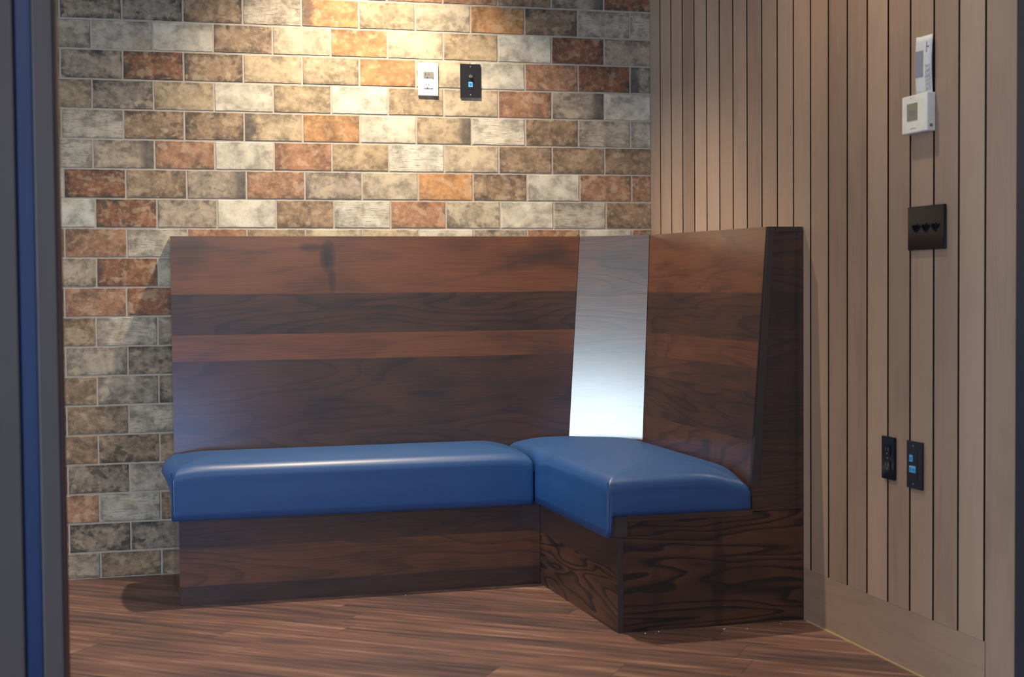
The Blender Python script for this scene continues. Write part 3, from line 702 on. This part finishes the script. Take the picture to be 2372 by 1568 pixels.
b = MB(); patch(b, -2.006, -2.0085, 1.602, 1.630); patch(b, -2.0086, -2.0175, 1.615, 1.618); b.build('printed_logo', M['print_dark'], t, merge=False); b = MB()
rr = random.Random(3)
for yy in (-2.003, -2.007, -2.011, -2.015, -2.019, -2.023):
    z = 1.506
    while z < 1.570: 
        l = rr.uniform(0.004, 0.012); patch(b, yy, yy - 0.0011, z, min(z + l, 1.572)); z += l + 0.003
b.build('printed_text', M['print_dark'], t, merge=False)
t = empty('switch_plate', (XR, -2.004, 1.16)); tag(t, 'wide glossy black switch plate below the thermostat', 'wall plate')
b = wb(-1.912, -2.088, 1.104, 1.2165, 0.0005, 0.0075); b.build('plate', M['black_gloss'], t, bevel=0.003)
for yc in (-1.955, -2.000, -2.045):
    b = wb(yc + 0.006, yc - 0.006, 1.148, 1.172, 0.0076, 0.0095); o = b.build('toggle_frame', M['black_gloss'], t, bevel=0.0008)
    b = MB()
    b.face([(XR - 0.0096, yc + 0.0035, 1.150), (XR - 0.0096, yc - 0.0035, 1.150), (XR - 0.020, yc - 0.0028, 1.164), (XR - 0.020, yc + 0.0028, 1.164)])
    b.face([(XR - 0.0096, yc + 0.0035, 1.168), (XR - 0.020, yc + 0.0028, 1.169), (XR - 0.020, yc - 0.0028, 1.169), (XR - 0.0096, yc - 0.0035, 1.168)])
    b.face([(XR - 0.020, yc + 0.0028, 1.164), (XR - 0.020, yc - 0.0028, 1.164), (XR - 0.020, yc - 0.0028, 1.169), (XR - 0.020, yc + 0.0028, 1.169)])
    for sg in (1, -1): b.face([(XR - 0.0096, yc + 0.0035 * sg, 1.150), (XR - 0.020, yc + 0.0028 * sg, 1.164), (XR - 0.020, yc + 0.0028 * sg, 1.169), (XR - 0.0096, yc + 0.0035 * sg, 1.168)])
    b.build('lever', M['black_gloss'], o)
t = empty('wall_outlet', (XR, -1.81, 0.55)); tag(t, 'narrow black power outlet low on the slatted wall, nearer the bench', 'outlet')
b = wb(-1.779, -1.846, 0.494, 0.609, 0.0005, 0.0075); b.build('plate', M['black_gloss'], t, bevel=0.002)
for zc in (0.572, 0.531):
    b = wb(-1.797, -1.828, zc - 0.015, zc + 0.015, 0.0076, 0.0095); o = b.build('receptacle', M['black_gloss'], t, bevel=0.004)
    b = MB(); b.box((XR - 0.0099, -1.8195, zc - 0.002), (XR - 0.0096, -1.8180, zc + 0.008)); b.box((XR - 0.0099, -1.8070, zc - 0.001), (XR - 0.0096, -1.8055, zc + 0.007))
    disc(b, (XR - 0.0096, -1.8125, zc - 0.008), 0.0022, 0, 0, 0.0003, (-1, 0, 0)); b.build('socket', M['grey_plastic'], o, merge=False)
b = MB(); disc(b, (XR - 0.0076, -1.8125, 0.5515), 0.002, 0, 0, 0.0006, (-1, 0, 0)); b.build('screw', M['metal'], t, merge=False)
t = empty('data_plate', (XR, -1.946, 0.547)); tag(t, 'black data plate with two blue jacks low on the slatted wall', 'wall plate')
b = wb(-1.909, -1.983, 0.486, 0.609, 0.0005, 0.0065); b.box((XR - 0.0075, -1.962, 0.510), (XR - 0.0066, -1.930, 0.583)); b.build('plate', M['black_matte'], t, bevel=0.0015, merge=False)
for ya, yb, za, zb in ((-1.926, -1.941, 0.556, 0.573), (-1.926, -1.955, 0.528, 0.545)):
    b = wb(ya, yb, za, zb, 0.0076, 0.0092); j = b.build('jack', M['jack_light'], t)
    nprt = 1 if yb > -1.95 else 2; wd = (ya - yb) / nprt
    b = MB()
    for q_ in range(nprt): b.box((XR - 0.0098, ya - wd * (q_ + 1) + 0.0022, za + 0.003), (XR - 0.0093, ya - wd * q_ - 0.0022, zb - 0.005))
    b.build('port', M['jack'], j, merge=False)
for z in (0.597, 0.498):
    b = MB(); disc(b, (XR - 0.0066, -1.941, z), 0.0022, 0, 0, 0.0005, (-1, 0, 0)); b.build('screw', M['grey_plastic'], t, merge=False)

# ------------------------------------------------------------------ near partition at the left edge
PY = -2.60
t = empty('partition', (-0.35, PY + 0.06, 0)); tag(t, 'dark grey partition with a vertical blue strip at the left edge of the view', 'partition')
b = MB(); b.box((-0.90, PY, 0.0), (-0.083, PY + 0.10, 2.45), grain=2, tone=(0.5, 0.4, 0.2)); o = b.build('side_panel', M['part_dark'], t, bevel=0.002)
b = MB(); b.box((-0.0825, PY + 0.022, 0.0), (-0.0515, PY + 0.094, 2.45)); b.build('padded_strip', M['vinyl'], t, bevel=0.003)['label'] = 'narrow blue vinyl strip'
b = MB(); b.box((-0.051, PY, 0.0), (-0.0165, PY + 0.10, 2.45), grain=2, tone=(0.6, 0.7, 0.2)); b.build('side_panel', M['part_dark'], t, bevel=0.002)
b = MB(); b.box((-0.0164, PY + 0.004, 0.0), (-0.0105, PY + 0.10, 2.45)); b.build('edge_band', M['part_brown'], t, bevel=0.001)

# ------------------------------------------------------------------ crumbs on the floor in front of the short side
rc = random.Random(2)
for i, (x, y, r) in enumerate([(1.555, -1.325, 0.0022), (1.60, -1.318, 0.0018), (1.585, -1.334, 0.0012), (1.795, -1.345, 0.0024), (1.802, -1.337, 0.0016), (1.862, -1.362, 0.0020), (1.985, -1.33, 0.0016), (0.98, -0.60, 0.0018)]):
    b = MB(); k = 7; V = [Vector((x, y, 0.0002))]; ring = []
    vv = [(x + r * rc.uniform(.7, 1.4) * math.cos(2 * math.pi * q / k), y + r * rc.uniform(.7, 1.4) * math.sin(2 * math.pi * q / k), 0.0004) for q in range(k)]
    vv += [(a[0] * 0.5 + x * 0.5, a[1] * 0.5 + y * 0.5, r * rc.uniform(0.7, 1.1)) for a in vv]
    ff = [(q, (q + 1) % k, k + (q + 1) % k, k + q) for q in range(k)] + [tuple(range(k, 2 * k)), tuple(range(k))[::-1]]
    b.grid(vv, ff, smooth=False)
    tag(b.build('crumb', M['crumb'], None, merge=False, loc=(x, y, 0)), ['tiny white crumb on the floor, leftmost of those before the short bench end', 'tiny white crumb on the floor, right of the leftmost pair at the bench end', 'smallest white speck on the floor between the two leftmost crumbs', 'white crumb on the floor below the middle of the wavy end panel', 'small white crumb touching the one below the middle of the end panel', 'white crumb on the floor below the right half of the wavy end panel', 'white crumb on the floor nearest the slatted wall', 'lone white crumb on the floor along the long bench base'][i], 'crumb', 'crumbs on the floor')
